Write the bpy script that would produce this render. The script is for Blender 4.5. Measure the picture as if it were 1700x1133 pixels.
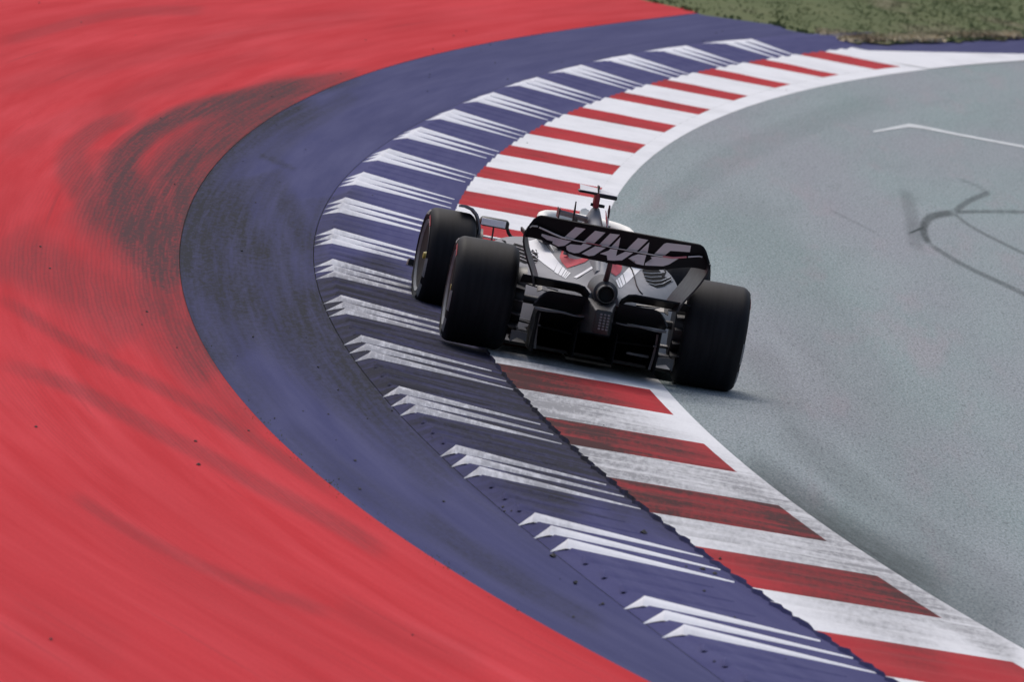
import bpy, bmesh, math, random
import numpy as np
from mathutils import Vector, Matrix
from mathutils.bvhtree import BVHTree

# ------------------------------------------------------------------ scene, camera, light
scn = bpy.context.scene
for o in list(bpy.data.objects):
    bpy.data.objects.remove(o)
COL = scn.collection
random.seed(5)
rng = np.random.default_rng(5)

F_PX = 18889.0                      # 400 mm lens on a 36 mm sensor, in pixels of the 1700 px wide photograph
ROLL = math.radians(8.7)            # the photographer held the camera tilted
PITCH = math.atan(1370.0 / F_PX)
HC = 5.441                          # camera height above the track
CAM = np.array([0.0, 0.0, HC])
cr, sr = math.cos(ROLL), math.sin(ROLL)
cp_, sp_ = math.cos(PITCH), math.sin(PITCH)

cam_d = bpy.data.cameras.new('camera')
cam = bpy.data.objects.new('camera', cam_d)
COL.objects.link(cam)
U = Vector((1, 0, 0)); FW = Vector((0, cp_, -sp_)); UPV = Vector((0, sp_, cp_))
right = U * cr + UPV * sr
up = UPV * cr - U * sr
cam.matrix_world = Matrix((
    (right.x, up.x, -FW.x, 0), (right.y, up.y, -FW.y, 0), (right.z, up.z, -FW.z, HC), (0, 0, 0, 1)))
cam_d.lens = 400.0; cam_d.sensor_width = 36.0
cam_d.clip_start = 1.0; cam_d.clip_end = 6000.0
cam_d.dof.use_dof = True; cam_d.dof.focus_distance = 73.5; cam_d.dof.aperture_fstop = 8.0
scn.camera = cam

w = bpy.data.worlds.new('World'); scn.world = w; w.use_nodes = True
nt = w.node_tree
sky = nt.nodes.new('ShaderNodeTexSky'); sky.sky_type = 'NISHITA'; sky.sun_disc = False
SUN_EL, SUN_AZ = math.radians(58), math.radians(-25)      # azimuth measured from +Y towards +X
sky.sun_elevation = SUN_EL; sky.sun_rotation = SUN_AZ
sky.air_density = 1.0; sky.dust_density = 4.5; sky.ozone_density = 1.0
bg = nt.nodes['Background']; bg.inputs['Strength'].default_value = 0.14
nt.links.new(sky.outputs[0], bg.inputs['Color'])
sun_d = bpy.data.lights.new('sun', 'SUN'); sun_d.energy = 1.2; sun_d.angle = math.radians(25); sun_d.color = (1.0, .985, .96)
sun = bpy.data.objects.new('sun', sun_d); COL.objects.link(sun)
sd = Vector((math.sin(SUN_AZ) * math.cos(SUN_EL), math.cos(SUN_AZ) * math.cos(SUN_EL), math.sin(SUN_EL)))
sun.rotation_euler = sd.to_track_quat('Z', 'Y').to_euler()
sun.location = sd * 300
scn.view_settings.view_transform = 'Standard'; scn.view_settings.look = 'None'
scn.view_settings.gamma = 1.0; scn.view_settings.use_curve_mapping = False
scn.view_settings.exposure = 0.0
scn.render.engine = 'CYCLES'
scn.render.resolution_x = 1024; scn.render.resolution_y = 683

# ------------------------------------------------------------------ pixel -> direction -> point on a known surface
def ray(px, py):
    x = px - 850.0; y = py - 566.5
    u = x * cr + y * sr; v = -x * sr + y * cr
    return np.array([u, F_PX * cp_ - v * sp_, -F_PX * sp_ - v * cp_])

def P(px, py, z=0.0):
    d = ray(px, py); k = (z - HC) / d[2]
    return CAM + d * k

def PL(pts, z):
    return np.array([P(x, y, z) for x, y in pts])

# ------------------------------------------------------------------ small mesh helpers
def link(name, me, parent=None, label=None, cat=None, kind=None, group=None):
    o = bpy.data.objects.new(name, me); COL.objects.link(o)
    if parent is not None: o.parent = parent
    if label: o['label'] = label
    if cat: o['category'] = cat
    if kind: o['kind'] = kind
    if group: o['group'] = group
    return o

def mesh(name, verts, faces, mat, smooth=True, sharp=40):
    me = bpy.data.meshes.new(name)
    me.from_pydata([tuple(map(float, v)) for v in verts], [], faces)
    me.materials.append(mat)
    if smooth:
        me.shade_smooth(); me.set_sharp_from_angle(angle=math.radians(sharp))
    me.update()
    return me

def grid_faces(nr, nc, flip=False):
    f = []
    for i in range(nr - 1):
        for j in range(nc - 1):
            a = i * nc + j
            q = (a, a + 1, a + nc + 1, a + nc)
            f.append(q[::-1] if flip else q)
    return f

# ------------------------------------------------------------------ the lines of the corner, traced and carried to the ground
H_BLUE = 0.06                      # height of the run-off above the track
Z1, Z2, Z2B, Z3, Z4 = .006, .036, .016, .100, .058
t0 = [(1202,733),(1276,804),(1319,837),(1379,885),(1471,948),(1559,998),(1700,1075),(1127,670),(1087,625),
      (1022,313),(1056,284),(1086,263),(1149,220),(1192,197),(1276,165),(1382,138),(1488,123),(1586,110),(1700,101)]
t1 = [(1085,652),(1118,690),(1172,741),(1229,789),(1300,844),(1372,900),(1465,965),(1580,1035),(1700,1112),
      (1030,273),(1075,240),(1122,207),(1182,183),(1245,157),(1318,138),(1397,123),(1500,110)]
t2 = [(1475,1133),(1440,1100),(1360,1045),(1243,972),(1160,905),(1065,846),(1007,789),(938,734),(900,689),(856,642),
      (819,600),(805,580),(755,346),(761,337),(776,314),(794,292),(810,276),(833,255),(848,240),(881,221),(940,188),
      (1007,160),(1035,153),(1079,139),(1109,132),(1160,120),(1187,114),(1249,104),(1272,99),(1331,90),(1374,84)]
t3 = [(1067,984),(886,847),(750,733),(664,637),(604,553),(565,486),(550,426),(551,375),(574,324),(605,282),(652,244),
      (702,208),(752,178),(818,150),(892,125),(967,105),(1050,88),(1140,73),(1250,62)]
t4 = [(1117,1066),(1077,1040),(1038,1013),(911,913),(854,868),(761,791),(727,751),(660,684),(638,652),(588,593),(569,565),
      (546,519),(536,497),(522,450),(518,400),(529,372),(537,348),(562,303),(605,264),(661,225),(720,195),(788,163),(856,137),
      (933,112),(1013,95),(1100,80),(1193,68)]
t5 = [(1120,1133),(1000,1085),(900,1045),(790,995),(700,935),(640,880),(575,825),(500,755),(440,690),(390,630),(345,560),
      (310,480),(295,420),(293,380),(300,345),(320,310),(350,275),(400,235),(460,190),(530,155),(600,130),(700,95),(800,72),
      (900,53),(1000,40),(1080,32),(1165,20)]

class Line:
    def __init__(s, pts, z, deg=5):
        a = PL(pts, z); s.lo, s.hi = a[:, 1].min(), a[:, 1].max()
        s.c = np.polyfit((a[:, 1] - 90) / 50, a[:, 0], deg)
    def ev(s, y): return np.polyval(s.c, (y - 90) / 50)
    def __call__(s, y):
        y = np.asarray(y, float); yc = np.clip(y, s.lo, s.hi)
        sl = (s.ev(yc + .5) - s.ev(yc - .5))
        return s.ev(yc) + (y - yc) * sl
    def slope(s, y): return (s(y + .25) - s(y - .25)) / .5

X0, X1, X2 = Line(t0, 0.0), Line(t1, Z1), Line(t2, Z2)
X3, X4, X5 = Line(t3, .14), Line(t4, Z4), Line(t5, H_BLUE)

def ground_z(x, y):
    x0, x1, x2, x3, x4 = (float(L(y)) for L in (X0, X1, X2, X3, X4))
    if x > x0: return 0.0
    if x > x1: return Z1 * (x0 - x) / (x0 - x1)
    if x > x2: return Z1 + (Z2 - Z1) * (x1 - x) / (x1 - x2)
    if x > x3: return Z2B + (Z3 - Z2B) * (x2 - x) / (x2 - x3)
    if x > x4: return Z3 + (Z4 - Z3) * (x3 - x) / (x3 - x4)
    return H_BLUE

# ------------------------------------------------------------------ rubber, dirt and a darker track edge, traced as strokes on the ground
D3 = lambda L: [(1250 + a / 3.778, 180 + b / 3.778) for a, b in L]
STROKES = [  # stroke, half width in metres, strength
    ([(600,132),(480,152),(400,170),(330,185),(270,210),(215,250),(195,290),(215,340),(260,390),(310,440)], .12, .92),
    ([(520,160),(430,195),(365,240),(325,290),(310,350),(320,430)], .30, .66),
    ([(230,195),(165,215),(125,245),(115,280),(140,325),(190,370),(260,430),(330,505)], .10, .46),
    ([(150,330),(200,390),(270,450),(330,540),(385,620)], .20, .52),
    ([(300,330),(250,380),(300,450)], .16, .50), ([(490,158),(390,205),(310,255),(265,310),(285,400),(320,470)], .24, .55), ([(420,200),(340,260),(300,330),(310,440)], .16, .40), ([(190,250),(170,300),(220,370),(300,460)], .14, .35), ([(330,300),(300,380),(320,470)], .12, .45),
    ([(0,500),(100,570),(200,620),(300,670),(420,740),(560,830)], .03, .34),
    ([(0,610),(120,650),(250,720),(330,760),(420,810),(560,880),(640,930)], .035, .32),
    ([(120,830),(200,885),(330,950),(430,990),(550,1030)], .022, .26),
    ([(560,1015),(640,1060),(800,1110)], .05, .10),
    ([(0,430),(100,460),(250,540),(350,620),(450,720)], .14, .26),
    ([(0,400),(60,440),(150,500),(230,570)], .18, .24),
    ([(0,75),(200,22),(340,22)], .08, .22), ([(0,150),(150,118),(400,62),(620,28)], .12, .10),
    ([(0,260),(120,200),(300,130),(460,90)], .12, .10),
    ([(0,1040),(200,1100)], .1, .05),
    # blue apron
    ([(330,330),(380,400),(440,480),(540,560),(680,680)], .22, .62), ([(400,300),(390,360),(430,440)], .10, .55), ([(470,330),(520,430),(560,520)], .07, .45), ([(320,380),(350,450),(400,540)], .07, .45),
    ([(440,290),(455,350),(500,430)], .13, .42),
    ([(345,440),(420,530),(520,620),(650,720),(760,820)], .12, .38),
    ([(590,160),(500,215),(440,275)], .09, .28),
    ([(430,262),(490,288)], .02, .5),
    ([(470,720),(560,790),(700,880),(900,990)], .05, .25),
    ([(700,860),(820,960),(1000,1050)], .04, .34),
    # ribbed blue kerb
    ([(560,450),(600,510),(680,590),(800,670),(900,750),(1000,810)], .36, .95),
    ([(555,330),(552,420)], .20, .40), ([(900,690),(960,760),(1060,850)], .12, .50),
    ([(690,470),(700,540)], .2, .35),
    # red and white kerb, worn where the cars ride over it
    ([(820,590),(900,640),(1010,730),(1140,810),(1270,870),(1430,960),(1580,1040)], .26, .62),
    ([(840,620),(930,710),(1040,790),(1140,860)], .11, .50),
    ([(1190,770),(1300,850),(1420,930),(1560,1010),(1700,1090)], .05, .55),
    ([(1230,770),(1330,838),(1420,900),(1560,985),(1700,1062)], .15, .34),  # darker band on the tarmac along the edge line
    # skid marks on the tarmac
    (D3([(1490,505),(1350,560),(1270,625)]), .022, .55),
    (D3([(1300,425),(1400,460),(1480,510)]), .014, .35),
    (D3([(1900,640),(1700,628),(1400,625),(1270,632)]), .017, .55),
    (D3([(1270,632),(1130,650),(1080,690),(1070,760),(1110,830)]), .030, .70),
    (D3([(1110,830),(1250,920),(1400,1000),(1600,1090),(1760,1170)]), .024, .52),
    (D3([(1270,640),(1350,710),(1500,790),(1760,915)]), .018, .48),
    (D3([(1030,735),(1040,745)]), .10, .85),
    (D3([(960,490),(985,600),(1010,700),(1030,870)]), .06, .26),
    (D3([(480,610),(600,670),(780,760)]), .012, .22),
    ([(1060,380),(1110,330),(1200,262),(1330,200),(1480,160)], .12, .12), ([(1290,700),(1420,800),(1560,900),(1720,1000)], .10, .16), ([(1180,330),(1300,420),(1380,560),(1480,720),(1640,900)], .3, .10), ([(1250,560),(1330,700),(1450,830)], .12, .10),
]
KY = 0.075
_seg = []
for pts, hw, st in STROKES:
    a = PL(pts, .03)[:, :2]
    # smooth the traced stroke
    for _ in range(2):
        q = [a[0]]
        for i in range(len(a) - 1):
            q += [a[i] * .75 + a[i + 1] * .25, a[i] * .25 + a[i + 1] * .75]
        q.append(a[-1]); a = np.array(q)
    _seg.append((a, hw, st))

def rubber(x, y):
    x = np.asarray(x, float); y = np.asarray(y, float)
    clean = np.ones_like(x)
    for a, hw, st in _seg:
        m = (x > a[:, 0].min() - hw * 1.6) & (x < a[:, 0].max() + hw * 1.6) & \
            (y > a[:, 1].min() - hw * 1.6 / KY) & (y < a[:, 1].max() + hw * 1.6 / KY)
        if not m.any(): continue
        px, py = x[m], y[m] * KY
        d = np.full(px.shape, 1e9); al = np.zeros(px.shape); ns = len(a) - 1
        for i in range(len(a) - 1):
            ax, ay = a[i, 0], a[i, 1] * KY; bx, by = a[i + 1, 0] - ax, a[i + 1, 1] * KY - ay
            L = bx * bx + by * by + 1e-9
            k = np.clip(((px - ax) * bx + (py - ay) * by) / L, 0, 1)
            dd = np.hypot(px - ax - k * bx, py - ay - k * by); al = np.where(dd < d, (i + k) / ns, al); d = np.minimum(d, dd)
        f = np.clip(1.5 - d / hw, 0, 1); f = f * f * (3 - 2 * f)
        if ns > 6: f = f * np.clip(np.minimum(al, 1 - al) / .16 + .12, 0, 1)
        clean[m] *= 1 - st * f
    return 1 - clean

def ground_attr(me):
    n = len(me.vertices); co = np.zeros(n * 3); me.vertices.foreach_get('co', co); co = co.reshape(-1, 3)
    at = me.attributes.new('rub', 'FLOAT', 'POINT')
    at.data.foreach_set('value', rubber(co[:, 0], co[:, 1]))
    uv = me.uv_layers.new(name='st')
    li = np.zeros(len(me.loops), dtype=np.int32); me.loops.foreach_get('vertex_index', li)
    t = co[:, 0] - X5(co[:, 1])
    d = np.stack([t[li], co[li, 1]], 1)
    uv.data.foreach_set('uv', d.ravel())

# ------------------------------------------------------------------ materials
def new_mat(name):
    m = bpy.data.materials.new(name); m.use_nodes = True
    n = m.node_tree; return m, n, n.nodes['Principled BSDF']

def N(n, typ, **kw):
    x = n.nodes.new(typ)
    for k, v in kw.items():
        if k in x.inputs: x.inputs[k].default_value = v
        else: setattr(x, k, v)
    return x

def mathn(n, op, a, b=None, clamp=False):
    x = n.nodes.new('ShaderNodeMath'); x.operation = op; x.use_clamp = clamp
    for i, v in enumerate((a, b)):
        if v is None: continue
        if isinstance(v, (int, float)): x.inputs[i].default_value = v
        else: n.links.new(v, x.inputs[i])
    return x.outputs[0]

def mixc(n, fac, a, b):
    x = n.nodes.new('ShaderNodeMix'); x.data_type = 'RGBA'
    for s, v in ((0, fac), (6, a), (7, b)):
        if isinstance(v, (int, float)): x.inputs[s].default_value = v
        elif isinstance(v, tuple): x.inputs[s].default_value = (*v, 1) if len(v) == 3 else v
        else: n.links.new(v, x.inputs[s])
    return x.outputs[2]

def st_noise(n, sx, sy, scale=1.0, detail=5, rough=.6, seed=0.0, coord='uv', dist=0.0):
    if coord == 'uv':
        c = N(n, 'ShaderNodeUVMap', uv_map='st').outputs[0]
    else:
        c = n.nodes.new('ShaderNodeNewGeometry').outputs['Position']
    mp = N(n, 'ShaderNodeMapping'); mp.inputs['Scale'].default_value = (sx, sy, 1); mp.inputs['Location'].default_value = (seed, seed * 1.7, 0)
    n.links.new(c, mp.inputs['Vector'])
    no = N(n, 'ShaderNodeTexNoise', Scale=scale, Detail=detail, Roughness=rough, Distortion=dist)
    n.links.new(mp.outputs[0], no.inputs['Vector'])
    return no.outputs['Fac']

def ramp(n, v, a, b):
    x = N(n, 'ShaderNodeMapRange'); x.inputs['From Min'].default_value = a; x.inputs['From Max'].default_value = b
    n.links.new(v, x.inputs['Value']); return x.outputs[0]

def ground_mat(name, base, alt, rub=(.045, .04, .042), sx=7, sy=.22, amount=.8, rough=.95, grain=55, grain_amt=.12,
               bump=.15, spec=.06, speckle=.0, rsx=20, rsy=.22, gain=1.0, wash=.35, spk=.5, ripple=0, soft=0, grime=0):
    m, n, b = new_mat(name)
    s1 = ramp(n, st_noise(n, sx, sy, 1, 4, .6), .35, .68)
    col = mixc(n, mathn(n, 'MULTIPLY', s1, amount), base, alt)
    s2 = ramp(n, st_noise(n, 1.3, .08, 1, 3, .55, 7.3), .35, .7)
    col = mixc(n, mathn(n, 'MULTIPLY', s2, wash), col, tuple(c * .82 for c in base))
    at = N(n, 'ShaderNodeAttribute', attribute_name='rub').outputs['Fac']
    if ripple:                                            # scuffs that ripple along the tyre paths
        wv = N(n, 'ShaderNodeTexWave', Scale=1.0, Distortion=5.0, Detail=3.0); wv.inputs['Detail Scale'].default_value = 1.2
        mpw = N(n, 'ShaderNodeMapping'); mpw.inputs['Scale'].default_value = (11, .55, 1); mpw.inputs['Rotation'].default_value = (0, 0, .05)
        n.links.new(N(n, 'ShaderNodeUVMap', uv_map='st').outputs[0], mpw.inputs['Vector']); n.links.new(mpw.outputs[0], wv.inputs['Vector'])
        msk = ramp(n, st_noise(n, 1.1, .07, 1, 3, .6, 5.5), .46, .66)
        msk = mathn(n, 'MAXIMUM', mathn(n, 'MULTIPLY', msk, .45), mathn(n, 'MULTIPLY', at, 1.2, True))
        col = mixc(n, mathn(n, 'MULTIPLY', mathn(n, 'MULTIPLY', ramp(n, wv.outputs['Fac'], .35, .85), msk), ripple), col, (.16, .026, .032))
        thin = ramp(n, st_noise(n, 16, .11, 1, 2, .5, 12.7), .66, .74)
        col = mixc(n, mathn(n, 'MULTIPLY', thin, .30), col, (.17, .03, .036))
    if grime:
        gm = ramp(n, st_noise(n, 1.6, .8, 1, 5, .65, 6.6), .45, .75)
        at = mathn(n, 'MAXIMUM', at, mathn(n, 'MULTIPLY', gm, grime))
    st = ramp(n, st_noise(n, rsx, rsy, 1, 6, .65, 3.1), .28, .68)
    sp = ramp(n, st_noise(n, 28, 4.5, 1, 4, .7, 1.9, 'pos'), .3, .7)
    lo = mathn(n, 'MULTIPLY', at, mathn(n, 'ADD', mathn(n, 'MULTIPLY', st, 1.05 - soft), .32 + soft * .6))
    f = mathn(n, 'MULTIPLY', lo, mathn(n, 'ADD', mathn(n, 'MULTIPLY', sp, spk + speckle), 1 - spk * .5 - speckle * .4), True)
    if gain != 1: f = mathn(n, 'MULTIPLY', f, gain, True)
    col = mixc(n, f, col, rub)
    g = st_noise(n, grain, grain * .22, 1, 3, .75, 0, 'pos')
    gv = ramp(n, g, .3, .7)
    col = mixc(n, mathn(n, 'MULTIPLY', gv, grain_amt), col, (.012, .012, .014))
    n.links.new(col, b.inputs['Base Color'])
    b.inputs['Roughness'].default_value = rough; b.inputs['Specular IOR Level'].default_value = spec
    if bump:
        bp = N(n, 'ShaderNodeBump', Strength=bump, Distance=.01); n.links.new(g, bp.inputs['Height'])
        n.links.new(bp.outputs[0], b.inputs['Normal'])
    return m

RED = (.520, .031, .039); BLUE = (.055, .058, .144)
M_red = ground_mat('red_runoff_paint', RED, (.62, .062, .074), sx=5, sy=.16, amount=.9, rub=(.085, .042, .046), spk=.5, ripple=.5, soft=.5, wash=.6)
M_blue = ground_mat('blue_runoff_paint', BLUE, (.085, .088, .185), sx=6, sy=.2, amount=.9, rub=(.030, .031, .040), spk=.9, soft=.2)
M_rib_blue = ground_mat('blue_kerb_paint', (.062, .063, .162), (.098, .100, .210), sx=9, sy=.5, amount=.6, rub=(.028, .028, .040), rsx=1.4, rsy=4.5, gain=1.0)
M_white = ground_mat('white_kerb_paint', (.76, .765, .785), (.70, .705, .725), sx=3, sy=3, amount=.5, wash=.12, rub=(.06, .06, .065), rsx=1.2, rsy=4.0, speckle=.35, grain_amt=.07, gain=.68, grime=.25)
M_white_rib = ground_mat('white_rib_paint', (.80, .805, .845), (.74, .745, .785), sx=3, sy=3, amount=.5, wash=.12, rub=(.09, .09, .11), rsx=4, rsy=6, speckle=.8, grain_amt=.06, gain=.62, grime=.22)
M_kred = ground_mat('red_kerb_paint', (.44, .034, .042), (.47, .06, .065), sx=3, sy=3, amount=.6, rub=(.075, .034, .034), rsx=1.2, rsy=4.0, gain=1.2, grime=.42)

def tarmac_mat():
    m, n, b = new_mat('tarmac')
    big = ramp(n, st_noise(n, .55, .07, 1, 3, .55, 4.2, 'pos'), .38, .64)
    col = mixc(n, big, (.172, .234, .236), (.206, .212, .240))
    s = ramp(n, st_noise(n, 2.2, .12, 1, 4, .6, 8.0), .3, .7)
    col = mixc(n, mathn(n, 'MULTIPLY', s, .35), col, (.25, .30, .31))
    rd = ramp(n, st_noise(n, 1.9, .16, 1, 5, .62, 15.0, 'pos'), .54, .68)
    col = mixc(n, mathn(n, 'MULTIPLY', rd, .48), col, (.265, .215, .245))
    dk = ramp(n, st_noise(n, 3.0, .20, 1, 5, .65, 21.0), .55, .72)
    col = mixc(n, mathn(n, 'MULTIPLY', dk, .35), col, (.105, .13, .135))
    at = N(n, 'ShaderNodeAttribute', attribute_name='rub').outputs['Fac']
    st = ramp(n, st_noise(n, 20, 1.5, 1, 5, .65, 3.1), .2, .6)
    g = st_noise(n, 60, 10, 1, 3, .75, 0, 'pos')
    v = N(n, 'ShaderNodeTexVoronoi', Scale=1.0)
    mp = N(n, 'ShaderNodeMapping'); mp.inputs['Scale'].default_value = (105, 15, 30)
    n.links.new(n.nodes.new('ShaderNodeNewGeometry').outputs['Position'], mp.inputs['Vector']); n.links.new(mp.outputs[0], v.inputs['Vector'])
    gv = ramp(n, g, .40, .62)
    col = mixc(n, mathn(n, 'MULTIPLY', gv, .55), col, (.42, .45, .45))
    vd = ramp(n, v.outputs['Distance'], .55, .95)
    col = mixc(n, mathn(n, 'MULTIPLY', vd, .55), col, (.075, .09, .095))
    f = mathn(n, 'MULTIPLY', at, mathn(n, 'ADD', mathn(n, 'MULTIPLY', st, .5), .72), True)
    col = mixc(n, f, col, (.050, .060, .062))
    n.links.new(col, b.inputs['Base Color'])
    b.inputs['Roughness'].default_value = .95; b.inputs['Specular IOR Level'].default_value = .08
    bp = N(n, 'ShaderNodeBump', Strength=.35, Distance=.008); n.links.new(g, bp.inputs['Height'])
    n.links.new(bp.outputs[0], b.inputs['Normal'])
    return m
M_tarmac = tarmac_mat()

def grass_mat(name, a, b_, c):
    m, n, b = new_mat(name)
    s = ramp(n, st_noise(n, 1.4, .22, 1, 5, .6, 2.0, 'pos'), .3, .7)
    col = mixc(n, s, a, b_)
    s2 = ramp(n, st_noise(n, .8, .35, 1, 4, .6, 9.0, 'pos'), .52, .66)
    col = mixc(n, s2, col, c)
    n.links.new(col, b.inputs['Base Color']); b.inputs['Roughness'].default_value = .9
    b.inputs['Specular IOR Level'].default_value = .1
    return m
M_soil = grass_mat('grass_ground', (.085, .108, .042), (.115, .132, .056), (.15, .14, .08))
M_blade = grass_mat('grass_blades', (.12, .152, .062), (.155, .178, .08), (.20, .185, .105))
M_straw = grass_mat('dry_grass', (.62, .52, .36), (.48, .40, .26), (.30, .23, .15))

def plain(name, col, rough=.5, metal=0.0, spec=.5, coat=0.0, var=0.0, vs=20):
    m, n, b = new_mat(name)
    b.inputs['Base Color'].default_value = (*col, 1); b.inputs['Roughness'].default_value = rough
    b.inputs['Metallic'].default_value = metal; b.inputs['Specular IOR Level'].default_value = spec
    b.inputs['Coat Weight'].default_value = coat
    tc = N(n, 'ShaderNodeTexCoord'); no = N(n, 'ShaderNodeTexNoise', Scale=vs, Detail=4)
    n.links.new(tc.outputs['Object'], no.inputs['Vector'])
    rr = N(n, 'ShaderNodeMapRange'); rr.inputs['To Min'].default_value = max(.02, rough - .08); rr.inputs['To Max'].default_value = rough + .1
    n.links.new(no.outputs['Fac'], rr.inputs['Value']); n.links.new(rr.outputs[0], b.inputs['Roughness'])
    if var:
        c = mixc(n, mathn(n, 'MULTIPLY', ramp(n, no.outputs['Fac'], .35, .65), var), col, tuple(x * .55 for x in col))
        n.links.new(c, b.inputs['Base Color'])
    return m

# ------------------------------------------------------------------ the setting: ground, run-off, track
def strip(name, La, Lb, Ys, ts, zf, mat, kind='structure', parent=None, flip=False):
    """surface between two lines of the corner; ts in 0..1 across, zf(t) its height"""
    xa, xb = La(Ys), Lb(Ys)
    V = []
    for i, y in enumerate(Ys):
        for t in ts:
            V.append((xa[i] + (xb[i] - xa[i]) * t, y, zf(t)))
    me = mesh(name, V, grid_faces(len(Ys), len(ts), flip), mat)
    ground_attr(me)
    return link(name, me, parent, kind=kind if parent is None else None)

YS = np.concatenate([np.arange(15, 46, 2.0), np.arange(46, 138, .3), np.arange(138, 300, 6.0)])
g_me = mesh('ground', [(-2500, -600, -.09), (2500, -600, -.09), (2500, 4500, -.09), (-2500, 4500, -.09)], [(0, 1, 2, 3)], M_soil, False)
link('ground', g_me, kind='structure')

class Off:
    def __init__(s, L, d): s.L, s.d = L, d
    def __call__(s, y): return s.L(y) + s.d
def cols(widths_fine, fine_n, total):
    a = np.linspace(0, widths_fine, fine_n); b = np.linspace(widths_fine, total, 10)[1:]
    return np.concatenate([a, b]) / total
YT = np.concatenate([np.arange(15, 46, 2.0), np.arange(46, 79, .3), np.arange(79, 99, .1), np.arange(99, 138, .3), np.arange(138, 300, 6.0)])
strip('race_track', X0, Off(X0, 70), YT, cols(4.6, 380, 70), lambda t: 0.0, M_tarmac)
strip('red_runoff', Off(X5, -.001), Off(X5, -90), YS, cols(6.0, 200, 90), lambda t: H_BLUE, M_red, flip=True)
strip('blue_runoff', Off(X4, -.005), Off(X5, .003), YS, np.linspace(0, 1, 50), lambda t: H_BLUE - .002, M_blue, flip=True)

kz = lambda t: Z2B + (Z3 - Z2B) * t
YK = np.concatenate([np.arange(44, 132.4, .3)])
ribbed = strip('ribbed_kerb', Off(X2, .02), X3, YK, np.linspace(0, 1, 18), kz, M_rib_blue, flip=True)
strip('kerb_back', X3, X4, YK, np.linspace(0, 1, 6), lambda t: Z3 + (Z4 - Z3) * t, M_rib_blue, parent=ribbed, flip=True)
strip('kerb_tail', X0, X4, np.concatenate([np.arange(15, 44.1, 1.5)]), np.linspace(0, 1, 14), lambda t: .01 + .045 * t, M_rib_blue, parent=ribbed, flip=True)

# far end: the white paint widens into the edge line, the blue runs on behind it
t7 = [(1374,84),(1450,84.5),(1550,87),(1700,90),(1800,91)]
a7 = PL(t7, .03)
def X7(y): return np.interp(y, a7[:, 1], a7[:, 0]) + np.clip(y - a7[-1, 1], 0, None) * .33
YF = np.concatenate([np.arange(a7[0, 1] - .05, 140, .35), np.arange(140, 260, 6)])
strip('track_edge_line_flare', X0, X7, YF, np.linspace(0, 1, 8), lambda t: .007 + .03 * t, M_white, flip=True)
strip('blue_runoff_end', Off(X7, -.02), X4, np.arange(a7[0, 1], 260, .8), np.linspace(0, 1, 14), lambda t: .030 + .024 * t, M_blue, flip=True)

# painted edge line between tarmac and kerb
strip('track_edge_line', X0, X1, np.arange(44, a7[0, 1] + 3.0, .3), np.linspace(0, 1, 7), lambda t: .002 + .0035 * t, M_white, flip=True)

# ------------------------------------------------------------------ red and white kerb blocks, ribs across them
near_edges = [55.85, 59.53, 63.16, 66.98, 70.64, 74.15, 77.65, 81.1, 84.55, 88.28, 92.24, 95.93, 99.78, 104.02, 108.2, 111.96, 115.92, 119.91, 123.73]
far_edges = [57.68, 61.47, 65.09, 68.74, 72.46, 75.95, 79.45, 82.9, 86.35, 90.15, 93.85, 97.5, 101.5, 105.6, 109.55, 113.4, 117.25, 121.15, 125.4]
near_edges = [44.9, 48.55, 52.2] + near_edges; far_edges = [46.8, 50.4, 54.05] + far_edges
kerb = link('red_and_white_kerb', None, kind='structure')

def cut(y_at_2, L, y2=None):
    """where the crossing line through the kerb's outer edge at depth y meets line L (square to the kerb)"""
    x2 = float(X2(y_at_2)); s = float(X2.slope(y_at_2)); y = y_at_2
    for _ in range(4):
        x = float(L(y)); y = y_at_2 - (x - x2) * s
    return x, y

def kerb_block(ya, yb, mat, ribs=3):
    nr, nc = ribs * 6 + 1, 9
    V = []
    for i in range(nr):
        k = i / (nr - 1); y2 = ya + (yb - ya) * k
        xin, yin = cut(y2, X1); xo = float(X2(y2))
        ph = (k * ribs) % 1.0
        h = (1 - abs(2 * ph - 1)) if i < nr - 1 else 0
        h = h ** .8
        for j in range(nc):
            t = j / (nc - 1)
            near = min(1.1, max(.1, (80 - y2) / 12)); jag = (.030 * (((ph * 1.0) if i < nr - 1 else 0) - .4) + .010 * math.sin(y2 * 23)) * near if j == nc - 1 else 0
            x = xin + (xo - xin) * t - jag; y = yin + (y2 - yin) * t
            V.append((x, y, Z1 + (Z2 - Z1) * t - .006 * t + .020 * h * min(1, t * 1.6 + .05)))
    F = grid_faces(nr, nc, True)
    n0 = len(V)
    for i in range(nr):                                   # outer face down to the blue kerb
        x, y, z = V[i * nc + nc - 1]; V.append((x - .004, y, -.03))
    for i in range(nr - 1):
        a, b = i * nc + nc - 1, (i + 1) * nc + nc - 1
        F.append((b, n0 + i + 1, n0 + i, a))
    me = mesh('kerb_block', V, F, mat, True, 50); me.materials.append(M_rib_blue)
    for p in me.polygons[-(nr - 1):]: p.material_index = 1
    ground_attr(me)
    return link('kerb_block', me, kerb)
for i in range(len(near_edges)):
    kerb_block(near_edges[i], far_edges[i], M_kred)
    nxt = near_edges[i + 1] if i + 1 < len(near_edges) else None
    kerb_block(far_edges[i], nxt or far_edges[i] + 2.2, M_white)

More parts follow.
